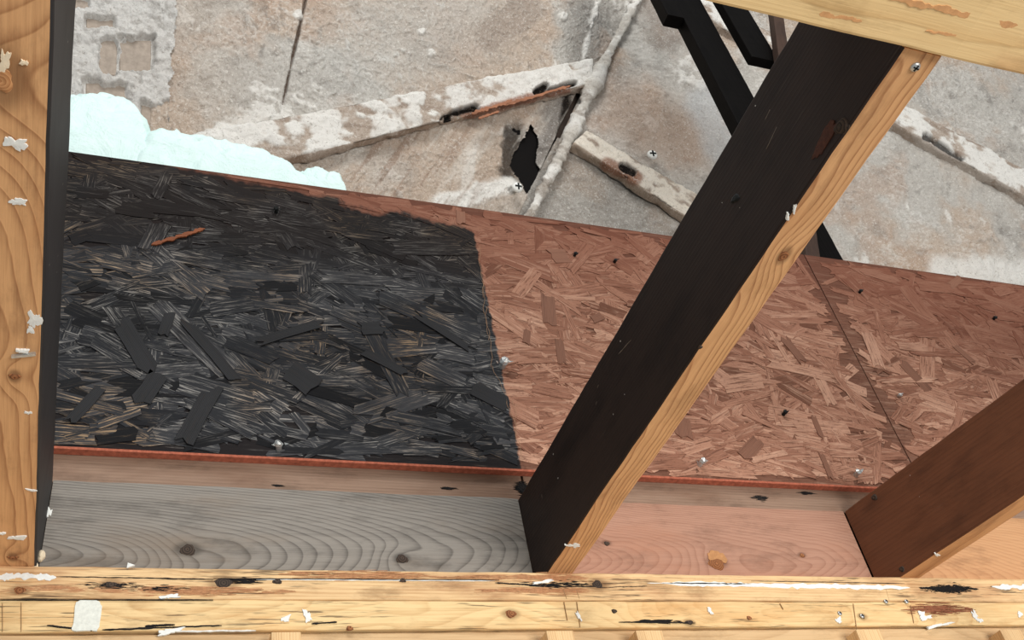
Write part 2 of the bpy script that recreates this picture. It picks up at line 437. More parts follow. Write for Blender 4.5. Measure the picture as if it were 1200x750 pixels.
NY = (0, -1, 0)
def on_plate(x, y): return at_y(x, y, 0.0)
for (x, y, a, b, m, p) in [(262, 683, .011, .0065, 'knot_dark', 0), (700, 685, .009, .0075, 'knot_dark', 0), (23, 692, .007, .005, 'knot_brown', 0),
                        (130, 685, .008, .004, 'knot_dark', 0), (325, 681, .006, .004, 'knot_dark', 0), (599, 719, .007, .005, 'knot_brown', 1),
                        (720, 716, .004, .003, 'knot_dark', 1), (878, 724, .004, .003, 'knot_brown', 1), (808, 729, .006, .003, 'knot_dark', 1),
                        (410, 736, .004, .003, 'knot_brown', 1), (1011, 722, .004, .003, 'knot_dark', 1), (472, 680, .005, .003, 'knot_dark', 0)]:
    dome('knot', on_plate(x, y), NY, (1, 0, 0), a, b, M[m], (up_plate, lo_plate)[p])
U = (1, 0, 0)
for (x0, y0, x1, y1, w, m, p, s) in [(-40, 675, 66, 677, .0056, 'white_paint', 0, 1), (66, 676, 250, 679, .0009, 'char', 0, 2), (250, 678, 585, 680, .0008, 'char', 0, 3), (300, 679.5, 580, 681, .0007, 'white_paint', 0, 4),
                        (580, 683, 640, 687, .0013, 'char', 0, 5), (700, 689, 758, 687, .0010, 'char', 0, 6), (758, 683.5, 880, 684.5, .0014, 'white_paint', 0, 7),
                        (775, 684, 1066, 689, .0062, 'white_paint', 0, 8), (880, 681, 1060, 684, .0008, 'char', 0, 18), (1162, 687.5, 1300, 690, .0058, 'white_paint', 0, 9),
                        (55, 733, 110, 739, .0010, 'char', 1, 10), (120, 738, 260, 733, .0012, 'char', 1, 11), (170, 734, 205, 732, .0016, 'char', 1, 12),
                        (365, 731, 395, 729, .0011, 'char', 1, 13), (725, 729, 815, 730, .0010, 'char', 1, 14), (620, 687, 700, 688, .0008, 'char', 0, 15),
                        (0, 703, 250, 703, .0006, 'char', 0, 16), (190, 740, 300, 739, .0012, 'white_paint', 1, 17)]:
    streak('paint_streak' if 'paint' in m else 'char_streak', on_plate(x0, y0), on_plate(x1, y1), NY, w, M[m], (up_plate, lo_plate)[p], seed=s*3.7)
slivers('char_smudge', on_plate(1112, 690), NY, U, .050, .0075, 700, M['char'], up_plate, ln=(.003, .012), seed=5)
slivers('char_smudge', on_plate(130, 686), NY, U, .030, .006, 90, M['char'], up_plate, seed=6)
slivers('char_smudge', on_plate(185, 690), NY, U, .030, .005, 60, M['char'], up_plate, seed=7)
slivers('char_smudge', on_plate(282, 681), NY, U, .022, .005, 60, M['char'], up_plate, seed=8)
slivers('char_smudge', on_plate(660, 685), NY, U, .060, .007, 130, M['char'], up_plate, seed=9)
slivers('char_smudge', on_plate(770, 728), NY, U, .030, .003, 80, M['char'], lo_plate, seed=10)
M['red_stain'] = plain('reddish_stain', (150, 96, 70), .8, 0, .2, 200)
slivers('stain', on_plate(1100, 714), NY, U, .055, .012, 160, M['red_stain'], lo_plate, ln=(.008, .03), seed=11)
M['brown_stain'] = plain('brown_stain', (184, 134, 96), .85, 0, .2, 200)
for x_, y_, a_, n_ in [(640, 677, .11, 260), (650, 692, .09, 200), (190, 692, .13, 260), (80, 690, .08, 140), (420, 674, .1, 140)]:
    slivers('stain', on_plate(x_, y_), NY, U, a_, .007, n_, M['brown_stain'], up_plate, ln=(.008, .035), t=.0004, seed=x_)
M['wash'] = plain('whitewash', (222, 224, 214), .85, 0, .14, 260)
patch('paint_patch', on_plate(102, 722), NY, (0, 0, 1), .0165, .0135, M['wash'], lo_plate, rag=.07, npts=60, seed=4, sq=.3)
for (x, y, a, b) in [(200, 699, .008, .0025), (198, 740, .010, .003), (1142, 721, .004, .007), (1148, 727, .005, .003), (1085, 724, .009, .003), (1100, 733, .02, .002),
                     (678, 722, .002, .006), (983, 727, .004, .004), (832, 716, .003, .004), (360, 722, .004, .006), (335, 725, .005, .003), (637, 682, .012, .002), (1080, 720, .006, .004), (1195, 720, .004, .004)]:
    patch('paint_fleck', on_plate(x, y), NY, (1, 0, .15), a, b, M['white_paint'], lo_plate if y > 705 else up_plate, rag=.45)
for (x, y) in [(984, 719), (1010, 722), (1038, 705), (1062, 705)]:
    screw_head('screw', on_plate(x, y), NY, .0032, M['metal'], M['dark_metal'], lo_plate if y > 706 else up_plate)
for (x, ya, yb) in [(3, 706, 740), (25, 706, 740), (660, 690, 702), (675, 690, 702), (661, 705, 727), (676, 705, 735), (1000, 707, 738), (914, 707, 714), (1038, 690, 704), (1066, 690, 703), (1067, 709, 730)]:
    p0 = on_plate(x, ya); p1 = on_plate(x+(4 if x > 500 else 0), yb)
    streak('pencil_line', p0, p1, NY, .0004, M['pencil'], lo_plate if ya > 704 else up_plate, t=.0004, seg=8, thin=.5)
patch('paper_scrap', on_plate(152, 664)+np.array([0, 0, .001]), NY, (1, 0, 0), .005, .004, M['white_paint'], up_plate, t=.002, rag=.2, npts=3, seed=8)

# ------------------------------------------------------------------ blocking boards and ledgers
def kn_b(x, y, x0, r):
    q = at_y(x, y, D); return (q[0]-x0, 0, q[2], r)
M['block_grey'] = wood('weathered_grey_wood', (141, 135, 127), (68, 63, 59), pith=(-.02, .035), freq=290, tilt=.0, tilt_y=.17, wob=.02, sharp=4.0, contrast=.85, stain=(128, 112, 96), stain_amt=.6,
                       knots=[kn_b(220, 645, XL+.001, .011), kn_b(471, 655, XL+.001, .008)], seed=2, fibre=.35)
M['block_pink'] = wood('pinkish_wood', (176, 134, 113), (134, 92, 73), pith=(-.03, .04), freq=330, tilt=.0, tilt_y=.12, wob=.03, contrast=.55, stain=(176, 124, 98), stain_amt=.6,
                       knots=[kn_b(840, 659, .0395, .012), kn_b(940, 651, .0395, .005), kn_b(711, 637, .0395, .005)], seed=5, fibre=.35)
M['block_tan'] = wood('tan_wood', (202, 154, 112), (162, 112, 76), pith=(-.03, .03), freq=300, tilt=.0, tilt_y=.12, wob=.03, contrast=.5, seed=6, fibre=.3)
b1 = tag(lumber('blocking_board', .0-XL-.002, .038, H, [M['block_grey']], one, (XL+.001, D, .001), r=.002), 'weathered grey board with swirling grain between left and middle joists', 'board')
b2 = tag(lumber('blocking_board', XR-.042, .038, H, [M['block_pink']], one, (.0395, D, .001), r=.002), 'pinkish brown board with a blond knot between middle and right joists', 'board')
b3 = tag(lumber('blocking_board', .9, .038, H, [M['block_tan']], one, (XR+.045, D, .001), r=.002), 'tan orange board right of the right brown joist', 'board')
def on_block(x, y): return at_y(x, y, D)
dome('knot', on_block(220, 645), NY, U, .011, .0095, M['knot_dark'], b1, h=.002)
dome('knot', on_block(471, 655), NY, U, .009, .007, M['knot_dark'], b1, h=.002)
dome('knot', on_block(840, 661), NY, U, .014, .010, M['knot_brown'], b2, h=.003)
M['blond'] = plain('blond_resin', (182, 132, 88), .6, 0, .2, 200)
patch('resin_patch', on_block(840, 653), NY, (0, 0, 1), .010, .013, M['blond'], b2, rag=.2)
dome('knot', on_block(940, 651), NY, U, .005, .004, M['knot_brown'], b2)
dome('knot', on_block(711, 637), NY, U, .005, .004, M['knot_dark'], b2)
patch('paint_fleck', on_block(57, 601), NY, (.3, 0, 1), .005, .0035, M['white_paint'], b1, t=.002, rag=.5)
M['ledger'] = wood('ledger_wood', (152, 125, 106), (102, 80, 67), pith=(.0, -.12), freq=220, tilt=.01, wob=.02, contrast=.4, stain=(118, 88, 70), stain_amt=.7, seed=21, fibre=.4)
l1 = tag(lumber('ledger_strip', .012-XL+.06, .038, .060, [M['ledger']], one, (XL-.06, YO+OSB_T+.0005, H+.0015), r=.0015), 'brown strip under the charred panel, with a scorched end at the middle joist', 'ledger strip')
l2 = tag(lumber('ledger_strip', 1.5, .038, .060, [M['ledger']], one, (.016, YO+OSB_T+.0005, H+.0015), r=.0015), 'brown strip under the reddish panels, right of the middle joist', 'ledger strip')
YL = YO+OSB_T+.0005
slivers('char_smudge', at_y(612, 572, YL), NY, U, .010, .012, 160, M['char'], l1, seed=12)
slivers('char_smudge', at_y(890, 584, YL), NY, U, .012, .006, 110, M['char'], l2, seed=13)
slivers('char_smudge', at_y(945, 578, YL), NY, U, .012, .003, 60, M['char'], l2, seed=14)
slivers('char_smudge', at_y(325, 569, YL), NY, U, .006, .003, 40, M['char'], l1, seed=15)
slivers('char_smudge', at_y(525, 572, YL), NY, U, .008, .003, 40, M['char'], l1, seed=16)

# ------------------------------------------------------------------ joists
def kn_j(x, y, x0, r):
    q = at_z(x, y, 0.0); return (D-q[1], q[0]-x0-(D-q[1])*(A2 if x0 == 0 else A1), 0, r)
A1, A2, A3 = .02, .012, .2411
raw_kw = dict(light=(220, 168, 118), dark=(138, 86, 52), stain=(190, 132, 86), stain_amt=.6, sharp=4.0, dirt=.3)
M['raw_l'] = wood('joist_underside_left', pith=(.02, -.10), freq=330, tilt=.02, wob=.03, contrast=.8, knots=[kn_j(17, 441, XL-.062, .006), kn_j(0, 92, XL-.062, .018), kn_j(15, 653, XL-.062, .006)], seed=41, fibre=.3, **raw_kw)
M['raw_m'] = wood('joist_underside_middle', pith=(.0, -.05), freq=430, tilt=.022, wob=.022, contrast=.9, knots=[kn_j(918, 300, 0, .0075)], seed=44, fibre=.3, **raw_kw)
M['raw_r'] = wood('joist_underside_right', (206, 152, 104), (148, 98, 62), pith=(.0, -.10), freq=200, tilt=.02, wob=.03, contrast=.5, stain=(150, 96, 58), stain_amt=.5, seed=47, fibre=.3)
M['side_black'] = wood('scorched_side_black', (52, 52, 54), (34, 34, 36), freq=200, contrast=.4, specks=.05, seed=51, rough=.55, bump=.15)
M['side_brown_black'] = wood('scorched_side_brown_black', (54, 44, 40), (37, 30, 28), freq=200, contrast=.35, specks=.06, seed=52, rough=.6, bump=.15, stain=(28, 24, 24), stain_amt=.6)
M['side_brown'] = wood('stained_side_brown', (108, 70, 50), (84, 52, 37), freq=160, contrast=.35, specks=.03, seed=53, rough=.65, bump=.15, stain=(58, 38, 30), stain_amt=.7)
def joist(x_left, w, a, raw, side, dark_side, label, Lx=JL, zoff=0.0):
    pk = lambda s: 1 if s == dark_side or s == 'z+' else 0
    o = lumber('joist', Lx+D-.002, w, H, [raw, side], pk, (x_left, D-.001, zoff), rotz=-math.pi/2+math.atan(a), r=.0022)
    return tag(o, label, 'joist', 'floor joists')
j1 = joist(XL-.062, .062, A1, M['raw_l'], M['side_black'], 'y+', 'leftmost joist, orange underside with staple, black inner side')
j2 = joist(0.0, .038, A2, M['raw_m'], M['side_brown_black'], 'y-', 'middle joist with black scorched side and orange grained underside')
j3 = joist(XR, .038, A3, M['raw_r'], M['side_brown'], 'y-', 'right brown stained joist with dark knots', Lx=JL)
DN = (0, 0, -1); YU = (0, 1, 0)
def und(x, y): return at_z(x, y, 0.0)
dome('knot', und(918, 300), DN, YU, .0075, .0055, M['knot_brown'], j2, h=.0012)
dome('knot', und(821, 407), DN, YU, .0028, .0024, M['knot_dark'], j2, h=.001)
screw_head('screw', und(1072, 78), DN, .0042, M['metal'], M['dark_metal'], j2)
patch('paint_fleck', und(672, 639), DN, (1, .4, 0), .008, .0035, M['white_paint'], j2, rag=.6)
patch('paint_fleck', und(923, 254), DN, (.4, 1, 0), .004, .0012, M['white_paint'], j2, rag=.4)
patch('paint_fleck', und(931, 245), DN, (.4, 1, 0), .004, .0012, M['white_paint'], j2, rag=.4)
def side_m(x, y):
    n = np.array([1.0, A2, 0]); n /= np.linalg.norm(n); return on_plane(x, y, n, n @ np.array([0, D, 0]))
def side_r(x, y):
    n = np.array([1.0, A3, 0]); n /= np.linalg.norm(n); return on_plane(x, y, n, n @ np.array([XR, D, 0]))
NXm = (-1, -A2, 0)
dome('knot', side_m(986, 148), NXm, (0, 1, .6), .010, .007, M['knot_dark'], j2, h=.003)
M['red_tear'] = plain('reddish_tear', (78, 46, 33), .7, 0, .4, 300)
patch('torn_patch', side_m(967, 163), NXm, side_m(975, 148)-side_m(960, 178), .018, .006, M['red_tear'], j2, rag=.2)
dome('knot', side_m(862, 233), NXm, (0, 1, .6), .009, .005, M['dark_metal'], j2, h=.002)
M['scratch'] = plain('pale_scratch', (128, 116, 104), .8, 0, .2, 200)
for (xa, ya, xb, yb) in [(915, 140, 898, 175), (907, 120, 897, 140), (618, 580, 622, 588), (635, 579, 636, 588), (745, 385, 750, 372), (694, 485, 700, 470), (700, 455, 704, 445), (680, 560, 688, 572), (684, 562, 690, 570), (725, 415, 740, 398)]:
    streak('scratch', side_m(xa, ya), side_m(xb, yb), NXm, .0006, M['scratch'], j2, t=.0004, seg=10)
NXr = (-1, -A3, 0)
dome('knot', side_r(1025, 583), NXr, (0, 1, 1), .0075, .006, M['knot_dark'], j3, h=.002)
dome('knot', side_r(1057, 667), NXr, (0, 1, 1), .006, .005, M['knot_dark'], j3, h=.002)
patch('paint_fleck', und(1098, 650), DN, (1, .7, 0), .006, .002, M['white_paint'], j3, rag=.5)
for (x, y, a, b) in [(19, 168, .006, .005), (22, 236, .005, .003), (40, 374, .004, .009), (36, 386, .002, .005), (33, 483, .0025, .002), (21, 630, .008, .003), (37, 574, .004, .0015), (2, 625, .003, .002), (5, 74, .003, .009), (28, 73, .002, .002)]:
    patch('paint_fleck', und(x, y), DN, (1, .1, 0), a, b, M['white_paint'] if y > 110 else M['cream_paint'], j1, rag=.45)
dome('knot', und(17, 441), DN, U, .006, .004, M['knot_brown'], j1)
dome('knot', und(15, 653), DN, U, .007, .0035, M['knot_brown'], j1)
M['knot_pale'] = knot_mat('knot_pale', (206, 152, 104), (166, 112, 72))
dome('knot', und(2, 94), DN, YU, .011, .008, M['knot_pale'], j1)
a = und(14, 416); b = und(42, 413)                                           # bent wire staple
n, u, v = frame(DN, b-a)
mk('staple', [a+v*s1*.0012+n*h1+u*0 for s1 in (-1, 1) for h1 in (-.002, .003)] + [b+v*s1*.0012+n*h1 for s1 in (-1, 1) for h1 in (-.002, .003)],
   [(0,1,3,2), (4,6,7,5), (0,4,5,1), (2,3,7,6), (1,5,7,3), (0,2,6,4)], M['metal'], j1)
patch('paint_fleck', und(27, 410), DN, U, .004, .0025, M['white_paint'], j1, t=.002, rag=.3)
for (x, y, s, lab) in [(48, 648, .0052, 'cream plaster crumb stuck in the corner beside the left joist'), (40, 661, .0046, 'lower cream crumb at the foot of the left joist')]:
    p = at_y(x, y, .0) + np.array([0, .006, .0])
    bm = bmesh.new(); bmesh.ops.create_icosphere(bm, subdivisions=3, radius=s)
    for q in bm.verts:
        q.co += q.normal*s*.35*float(fbm(np.array(q.co)[None], 220, 2)[0]); q.co.x *= .8; q.co.z *= 1.15
    me = bpy.data.meshes.new('plaster_crumb'); bm.to_mesh(me); bm.free(); me.materials.append(M['cream_paint'])
    tag(new_obj('plaster_crumb', me, None, p), lab, 'crumb')

# header beam across the near ends of the joists
M['header'] = wood('header_wood', (240, 206, 150), (214, 168, 108), pith=(.04, -.25), freq=130, tilt=.01, wob=.06, contrast=.5, stain=(204, 140, 92), stain_amt=.55, seed=61, fibre=.25)
hd = tag(lumber('header_beam', 3.4, .14, .19, [M['header']], one, (-.95, -JL-.1405, -.006), r=.003), 'pale yellow beam across the top right corner, carrying the joist ends', 'beam')

M['resin'] = plain('red_resin_streak', (212, 158, 108), .7, 0, .2, 120)
def on_hd(x, y): return at_z(x, y, -.006)
for i, (xa, ya, xb, yb, w) in enumerate([(1035, -6, 1230, 40, .0036), (960, 16, 1010, 25, .0025), (1085, 36, 1150, 47, .0016)]):
    streak('resin_streak', on_hd(xa, ya), on_hd(xb, yb), (0, 0, -1), w, M['resin'], hd, t=.0003, seg=80, thin=.05, seed=60+i*5)

# ------------------------------------------------------------------ OSB panels
def osb_material(name, solid):
    t = NT(name)
    geo = t.n('ShaderNodeNewGeometry'); oi = t.n('ShaderNodeObjectInfo')
    rnd = t.math('FRACT', t.math('ADD', geo.outputs['Random Per Island'], oi.outputs['Random']))
    uv = t.n('ShaderNodeTexCoord').outputs['UV']
    X, Y, Z = t.sep(geo.outputs['Position'])
    off = t.comb(t.math('MULTIPLY', rnd, 37.0), t.math('MULTIPLY', rnd, 91.0), 0.0)
    va = t.n('ShaderNodeVectorMath', operation='ADD'); t.l(uv, va.inputs[0]); t.l(off, va.inputs[1])
    gv = va.outputs[0]
    grain = t.noise(t.mapping(gv, (22, 420, 1)), 1.0, 5, .68, .25)
    grain2 = t.noise(t.mapping(gv, (14, 130, 1)), 1.0, 4, .62, .5)
    pos = geo.outputs['Position']
    low = t.noise(pos, 5.0, 3, .5)
    # clean strands
    clean = t.ramp(rnd, [(0, rgba(112, 76, 60)), (.10, rgba(142, 98, 79)), (.5, rgba(163, 117, 96)), (.85, rgba(178, 132, 109)), (1, rgba(194, 150, 126))])
    clean = t.mix(t.math('MULTIPLY', t.step(grain, .48, .66), .9), clean, rgba(98, 64, 51))
    clean = t.mix(t.math('MULTIPLY', t.step(grain2, .50, .72), .6), clean, rgba(216, 172, 146))
    speck = t.noise(pos, 190, 3, .6); clean = t.mix(t.math('MULTIPLY', t.step(speck, .56, .72), .5), clean, rgba(92, 58, 46))
    # charred strands: black with scraped paler fibres
    ch = t.ramp(rnd, [(0, rgba(26, 26, 28)), (.25, rgba(42, 43, 46)), (.7, rgba(54, 55, 58)), (1, rgba(68, 68, 70))])
    fibc = t.mix(t.step(low, .42, .62), rgba(176, 172, 166), rgba(192, 160, 124))
    amt = t.math('MULTIPLY', t.step(grain, .49, .66), t.step(t.math('MULTIPLY_ADD', rnd, .45, t.math('MULTIPLY', grain2, .9)), .42, .82))
    upb = t.step(Z, .48, .62)
    ch = t.mix(t.math('MULTIPLY', upb, .85), ch, rgba(30, 23, 20))
    ch = t.mix(t.math('MULTIPLY', t.step(t.noise(pos, 7.0, 5, .65), .50, .64), .6), ch, rgba(25, 24, 25))
    patchy = t.step(t.noise(pos, 11.0, 4, .6), .36, .62)
    ch = t.mix(t.math('MULTIPLY', t.math('MULTIPLY', amt, t.math('MULTIPLY_ADD', patchy, .7, .3)), t.math('MULTIPLY_ADD', upb, -.62, .95)), ch, fibc)
    # char outline: straight beside the old stud, ragged towards the top
    n1 = t.noise(t.mapping(pos, (14, 1, 14)), 1.0, 5, .65); n2 = t.noise(t.mapping(pos, (30, 1, 60)), 1.0, 3, .6)
    ex = t.math('ADD', X, t.math('MULTIPLY', t.math('SUBTRACT', n2, .5), .014))
    mx = t.math('SUBTRACT', 1.0, t.step(ex, .009, .013))
    zl = t.math('SUBTRACT', Z, t.math('MULTIPLY_ADD', X, -.135, .677))
    zl = t.math('ADD', zl, t.math('MULTIPLY', t.math('SUBTRACT', n1, .5), .09))
    mz = t.math('SUBTRACT', 1.0, t.step(zl, -.006, .010))
    msk = t.math('MULTIPLY', mx, mz)
    # shade painted as a browner band along the top of the clean side
    top_shade = t.math('MULTIPLY', t.step(t.math('MULTIPLY_ADD', t.math('SUBTRACT', n1, .5), .12, t.math('MULTIPLY_ADD', t.math('MAXIMUM', t.math('SUBTRACT', X, .7), 0.0), .35, Z)), .44, .76), .72)
    clean = t.mix(top_shade, clean, rgba(104, 62, 48))
    col = t.mix(msk, clean, ch)
    if solid: col = t.mix(.35, col, rgba(40, 28, 24))
    t.bump(grain, .5, .0008)
    return t.done(col, .82, .2)
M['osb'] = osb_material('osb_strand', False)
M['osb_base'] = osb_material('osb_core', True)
M['osb_orange'] = wood('orange_strand', (150, 86, 52), (88, 48, 30), freq=500, seed=71, fibre=.6)

def strand_geo(rr, l, w):
    """outline of a torn strand in its own plane (x along the grain)"""
    pts = []
    nn = 3
    for k in range(nn+1):                       # right ragged end
        pts.append((l/2*(1 + rr.uniform(-.30, .12)), -w/2 + w*k/nn))
    pts.append((rr.uniform(-.1, .1)*l, w/2*(1+rr.uniform(-.2, .12))))
    for k in range(nn+1):
        pts.append((-l/2*(1 + rr.uniform(-.30, .12)), w/2 - w*k/nn))
    pts.append((rr.uniform(-.1, .1)*l, -w/2*(1+rr.uniform(-.2, .12))))
    return pts
def strand_mesh(name, items, mat):
    vs = []; fs = []; uvs = []
    for (pts, cx, cz, y, ang, t, tx, tz) in items:
        k = len(vs); n = len(pts); ca, sa = math.cos(ang), math.sin(ang)
        for layer in (0, 1):
            for (a, b) in pts:
                vs.append((cx + a*ca - b*sa, y + (t if layer else 0) + tx*a + tz*b, cz + a*sa + b*ca)); uvs.append((a, b))
        fs.append(tuple(k+i for i in range(n)))
        for i in range(n): j = (i+1) % n; fs.append((k+j, k+i, k+n+i, k+n+j))
    me = bpy.data.meshes.new(name); me.from_pydata(vs, [], fs)
    ul = me.uv_layers.new(name='UVMap')
    vi = np.empty(len(me.loops), dtype=np.int32); me.loops.foreach_get('vertex_index', vi)
    ul.data.foreach_set('uv', np.array(uvs)[vi].ravel()); me.materials.append(mat); me.update()
    return me
VAR = []
rr = random.Random(99)
for i in range(24):
    l, w = 1.0, 1.0
    VAR.append(strand_geo(rr, l, w))
def osb_panel(x0, x1, label, nparts, nsmall, vis):
    t = .0
    base = mk('osb_panel', [(x0, YO+.0012, ZB), (x1, YO+.0012, ZB), (x1, YO+.0012, ZT), (x0, YO+.0012, ZT), (x0, YO+OSB_T, ZB), (x1, YO+OSB_T, ZB), (x1, YO+OSB_T, ZT), (x0, YO+OSB_T, ZT)],
              [(0,1,2,3), (7,6,5,4), (3,2,6,7), (0,3,7,4), (1,5,6,2), (0,4,5,1)], M['osb_base'])
    tag(base, label, 'panel', 'oriented strand board panels')
    ul = base.data.uv_layers.new(name='UVMap')
    for lp in base.data.loops:
        co = base.data.vertices[lp.vertex_index].co; ul.data[lp.index].uv = (co.x, co.z)
    # sealed red lower edge
    mk('edge_sealer', [(x0, YO-.0008, ZB-.001), (x1, YO-.0008, ZB-.001), (x1, YO-.0008, ZB+.0025), (x0, YO-.0008, ZB+.0025), (x0, YO+OSB_T, ZB-.001), (x1, YO+OSB_T, ZB-.001), (x1, YO+OSB_T, ZB+.0005), (x0, YO+OSB_T, ZB+.0005)],
       [(0,1,2,3), (7,6,5,4), (3,2,6,7), (0,3,7,4), (1,5,6,2), (0,4,5,1)], M['red_edge'], base)
    rr = random.Random(int((x0+5)*1000))
    def spot(l, w, ang, xa, xb):
        ex = (abs(l*math.cos(ang)) + abs(w*math.sin(ang)))*.54; ez = (abs(l*math.sin(ang)) + abs(w*math.cos(ang)))*.54
        if xb-xa < 2*ex or ZT-ZB < 2*ez: return None
        return rr.uniform(xa+ex, xb-ex), rr.uniform(ZB+ez, ZT-ez)
    def angle():
        return rr.gauss(-.08, .28) if rr.random() < .72 else rr.uniform(-1.57, 1.57)
    items = []
    while len(items) < nsmall:
        w = rr.uniform(.006, .026); l = rr.uniform(.03, .12); ang = angle(); s = spot(l, w, ang, x0, x1)
        if s is None: continue
        pts = [(a*l, b*w) for a, b in VAR[rr.randrange(24)]]
        items.append((pts, s[0], s[1], YO + rr.uniform(-.0004, .0008), ang, .0014, rr.uniform(-.009, .009), rr.uniform(-.025, .025)))
    st = new_obj('small_strands', strand_mesh('small_strands', items, M['osb']), base)
    st['kind'] = 'stuff'
    # large strands, each its own piece; the meshes are shared between alike pieces
    lib = []
    for i in range(24):
        l = (.06, .085, .115, .15)[i % 4]; w = (.014, .022, .032)[i % 3]
        lib.append((strand_mesh('strand', [([(a*l, b*w) for a, b in VAR[i]], 0, 0, 0, 0, .0012, 0, 0)], M['osb']), l, w))
    k = 0
    while k < nparts:
        me, l, w = lib[rr.randrange(24)]; ang = angle(); sc = rr.uniform(.75, 1.2)
        s = spot(l*sc, w*sc, ang, vis[0], vis[1])
        if s is None: continue
        ob = bpy.data.objects.new('strand', me); COL.objects.link(ob)
        ob.location = (s[0], YO + rr.uniform(-.0012, .0002), s[1]); ob.rotation_euler = (rr.uniform(-.03, .03), -ang, rr.uniform(-.012, .012)); ob.scale = (sc, 1, sc)
        adopt(ob, base); k += 1
    return base
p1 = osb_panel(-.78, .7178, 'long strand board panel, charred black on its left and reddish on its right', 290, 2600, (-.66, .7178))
p2 = osb_panel(.7205, 1.60, 'brown strand board panel at the right, beyond the thin vertical joint', 160, 1300, (.7205, 1.32))
def on_osb(x, y): return at_y(x, y, YO-.001)
for i, (x, y, m, s, par) in enumerate([(588, 430, 'metal', 2.0, p1), (327, 526, 'metal', 1.6, p1), (820, 545, 'metal', 1.5, p1), (1003, 557, 'metal', 1.6, p2), (1053, 464, 'metal', 1.0, p2),
                        (918, 486, 'dark_metal', 1.2, p1), (673, 300, 'dark_metal', 1.0, p1), (720, 307, 'dark_metal', 1.1, p1), (324, 249, 'dark_metal', 1.2, p1), (1007, 343, 'dark_metal', 1.1, p2), (1164, 374, 'dark_metal', 1.1, p2)]):
    if par is p1 and on_osb(x, y)[0] > .717: par = p2
    spike('nail', on_osb(x, y), NY, .009*s, .0026*s, M[m], par, seed=i)
# the scraped orange strand in the char and some dark ones that stand out
def strand_at(x, y, l, w, deg, mat, par, seed, lab=None, off=-.0018):
    rr = random.Random(seed); pts = [(a, b) for a, b in strand_geo(rr, l, w)]
    ob = new_obj('strand', strand_mesh('strand', [(pts, 0, 0, 0, 0, .0012, 0, 0)], mat), None, on_osb(x, y) + np.array([0, off, 0]))
    ob.rotation_euler = (0, math.radians(-deg), 0); adopt(ob, par)
    if lab: ob['label'] = lab
ost = streak('strand', on_osb(177, 288)+np.array([0, -.0022, 0]), on_osb(240, 269)+np.array([0, -.0022, 0]), NY, .0052, M['osb_orange'], p1, seg=44, thin=.15, seed=9)
ost['label'] = 'orange scraped strand'
# deeply charred flakes
M['black_strand'] = wood('black_strand', (44, 44, 46), (24, 24, 25), freq=500, seed=72, checks=.5, fibre=.6)
for (x, y, l, w, d, s) in [(158, 405, .10, .026, -62, 1), (233, 487, .10, .024, 70, 2), (175, 455, .06, .026, 68, 3), (355, 445, .05, .040, -40, 4), (245, 410, .12, .016, -55, 5), (195, 380, .045, .014, 80, 6),
                        (340, 390, .12, .016, 28, 7), (435, 385, .035, .026, 10, 8), (520, 390, .11, .014, -38, 9), (100, 475, .07, .014, 62, 10), (450, 425, .07, .016, -30, 11), (575, 465, .06, .03, -30, 12)]:
    strand_at(x, y, l, w, d, M['black_strand'], p1, s)
M['fibre'] = plain('pale_fibre', (168, 134, 106), .9)
M['brown_strand'] = wood('brown_strand', (138, 97, 78), (98, 64, 50), freq=500, seed=74, checks=.4, fibre=.6)
for (x, y, l, w, d, s) in [(643, 362, .075, .024, 82, 1), (656, 300, .040, .034, 10, 2), (657, 412, .060, .014, 84, 3), (617, 395, .035, .012, 75, 4), (700, 372, .03, .016, 30, 5), (540, 255, .035, .016, 85, 6), (1072, 440, .085, .024, -68, 7),
                           (1120, 330, .06, .018, 35, 8), (800, 500, .045, .03, 80, 9), (958, 500, .05, .010, 88, 10), (968, 545, .05, .010, 88, 11), (930, 410, .06, .02, -70, 12), (880, 525, .055, .022, 40, 13), (1130, 415, .05, .016, -60, 14), (760, 470, .05, .018, -30, 15)]:
    strand_at(x, y, l, w, d, M['brown_strand'], p1 if on_osb(x, y)[0] < .70 else p2, s+40, off=-.0004)
# loose fibres hanging along the char line
for i, (xa, ya, xb, yb) in enumerate([(564, 330, 572, 400), (568, 360, 577, 432), (577, 430, 605, 500), (600, 470, 610, 540), (561, 290, 566, 350)]):
    P0 = on_osb(xa, ya); P1 = on_osb(xb, yb); vs = []; fs = []; N = 24
    for k in range(N+1):
        t = k/N; c = P0*(1-t) + P1*t + np.array([.0018*math.sin(t*9+i*2) + .0012*math.sin(t*23+i), -.0025-.001*math.sin(t*9), 0])
        for a in range(4): vs.append(c + np.array([.0003*math.cos(a*math.pi/2), .0003*math.sin(a*math.pi/2), 0]))
        if k:
            for a in range(4): b = (a+1) % 4; fs.append((4*k-4+a, 4*k-4+b, 4*k+b, 4*k+a))
    mk('loose_fibre', vs, fs, M['fibre'], p1)

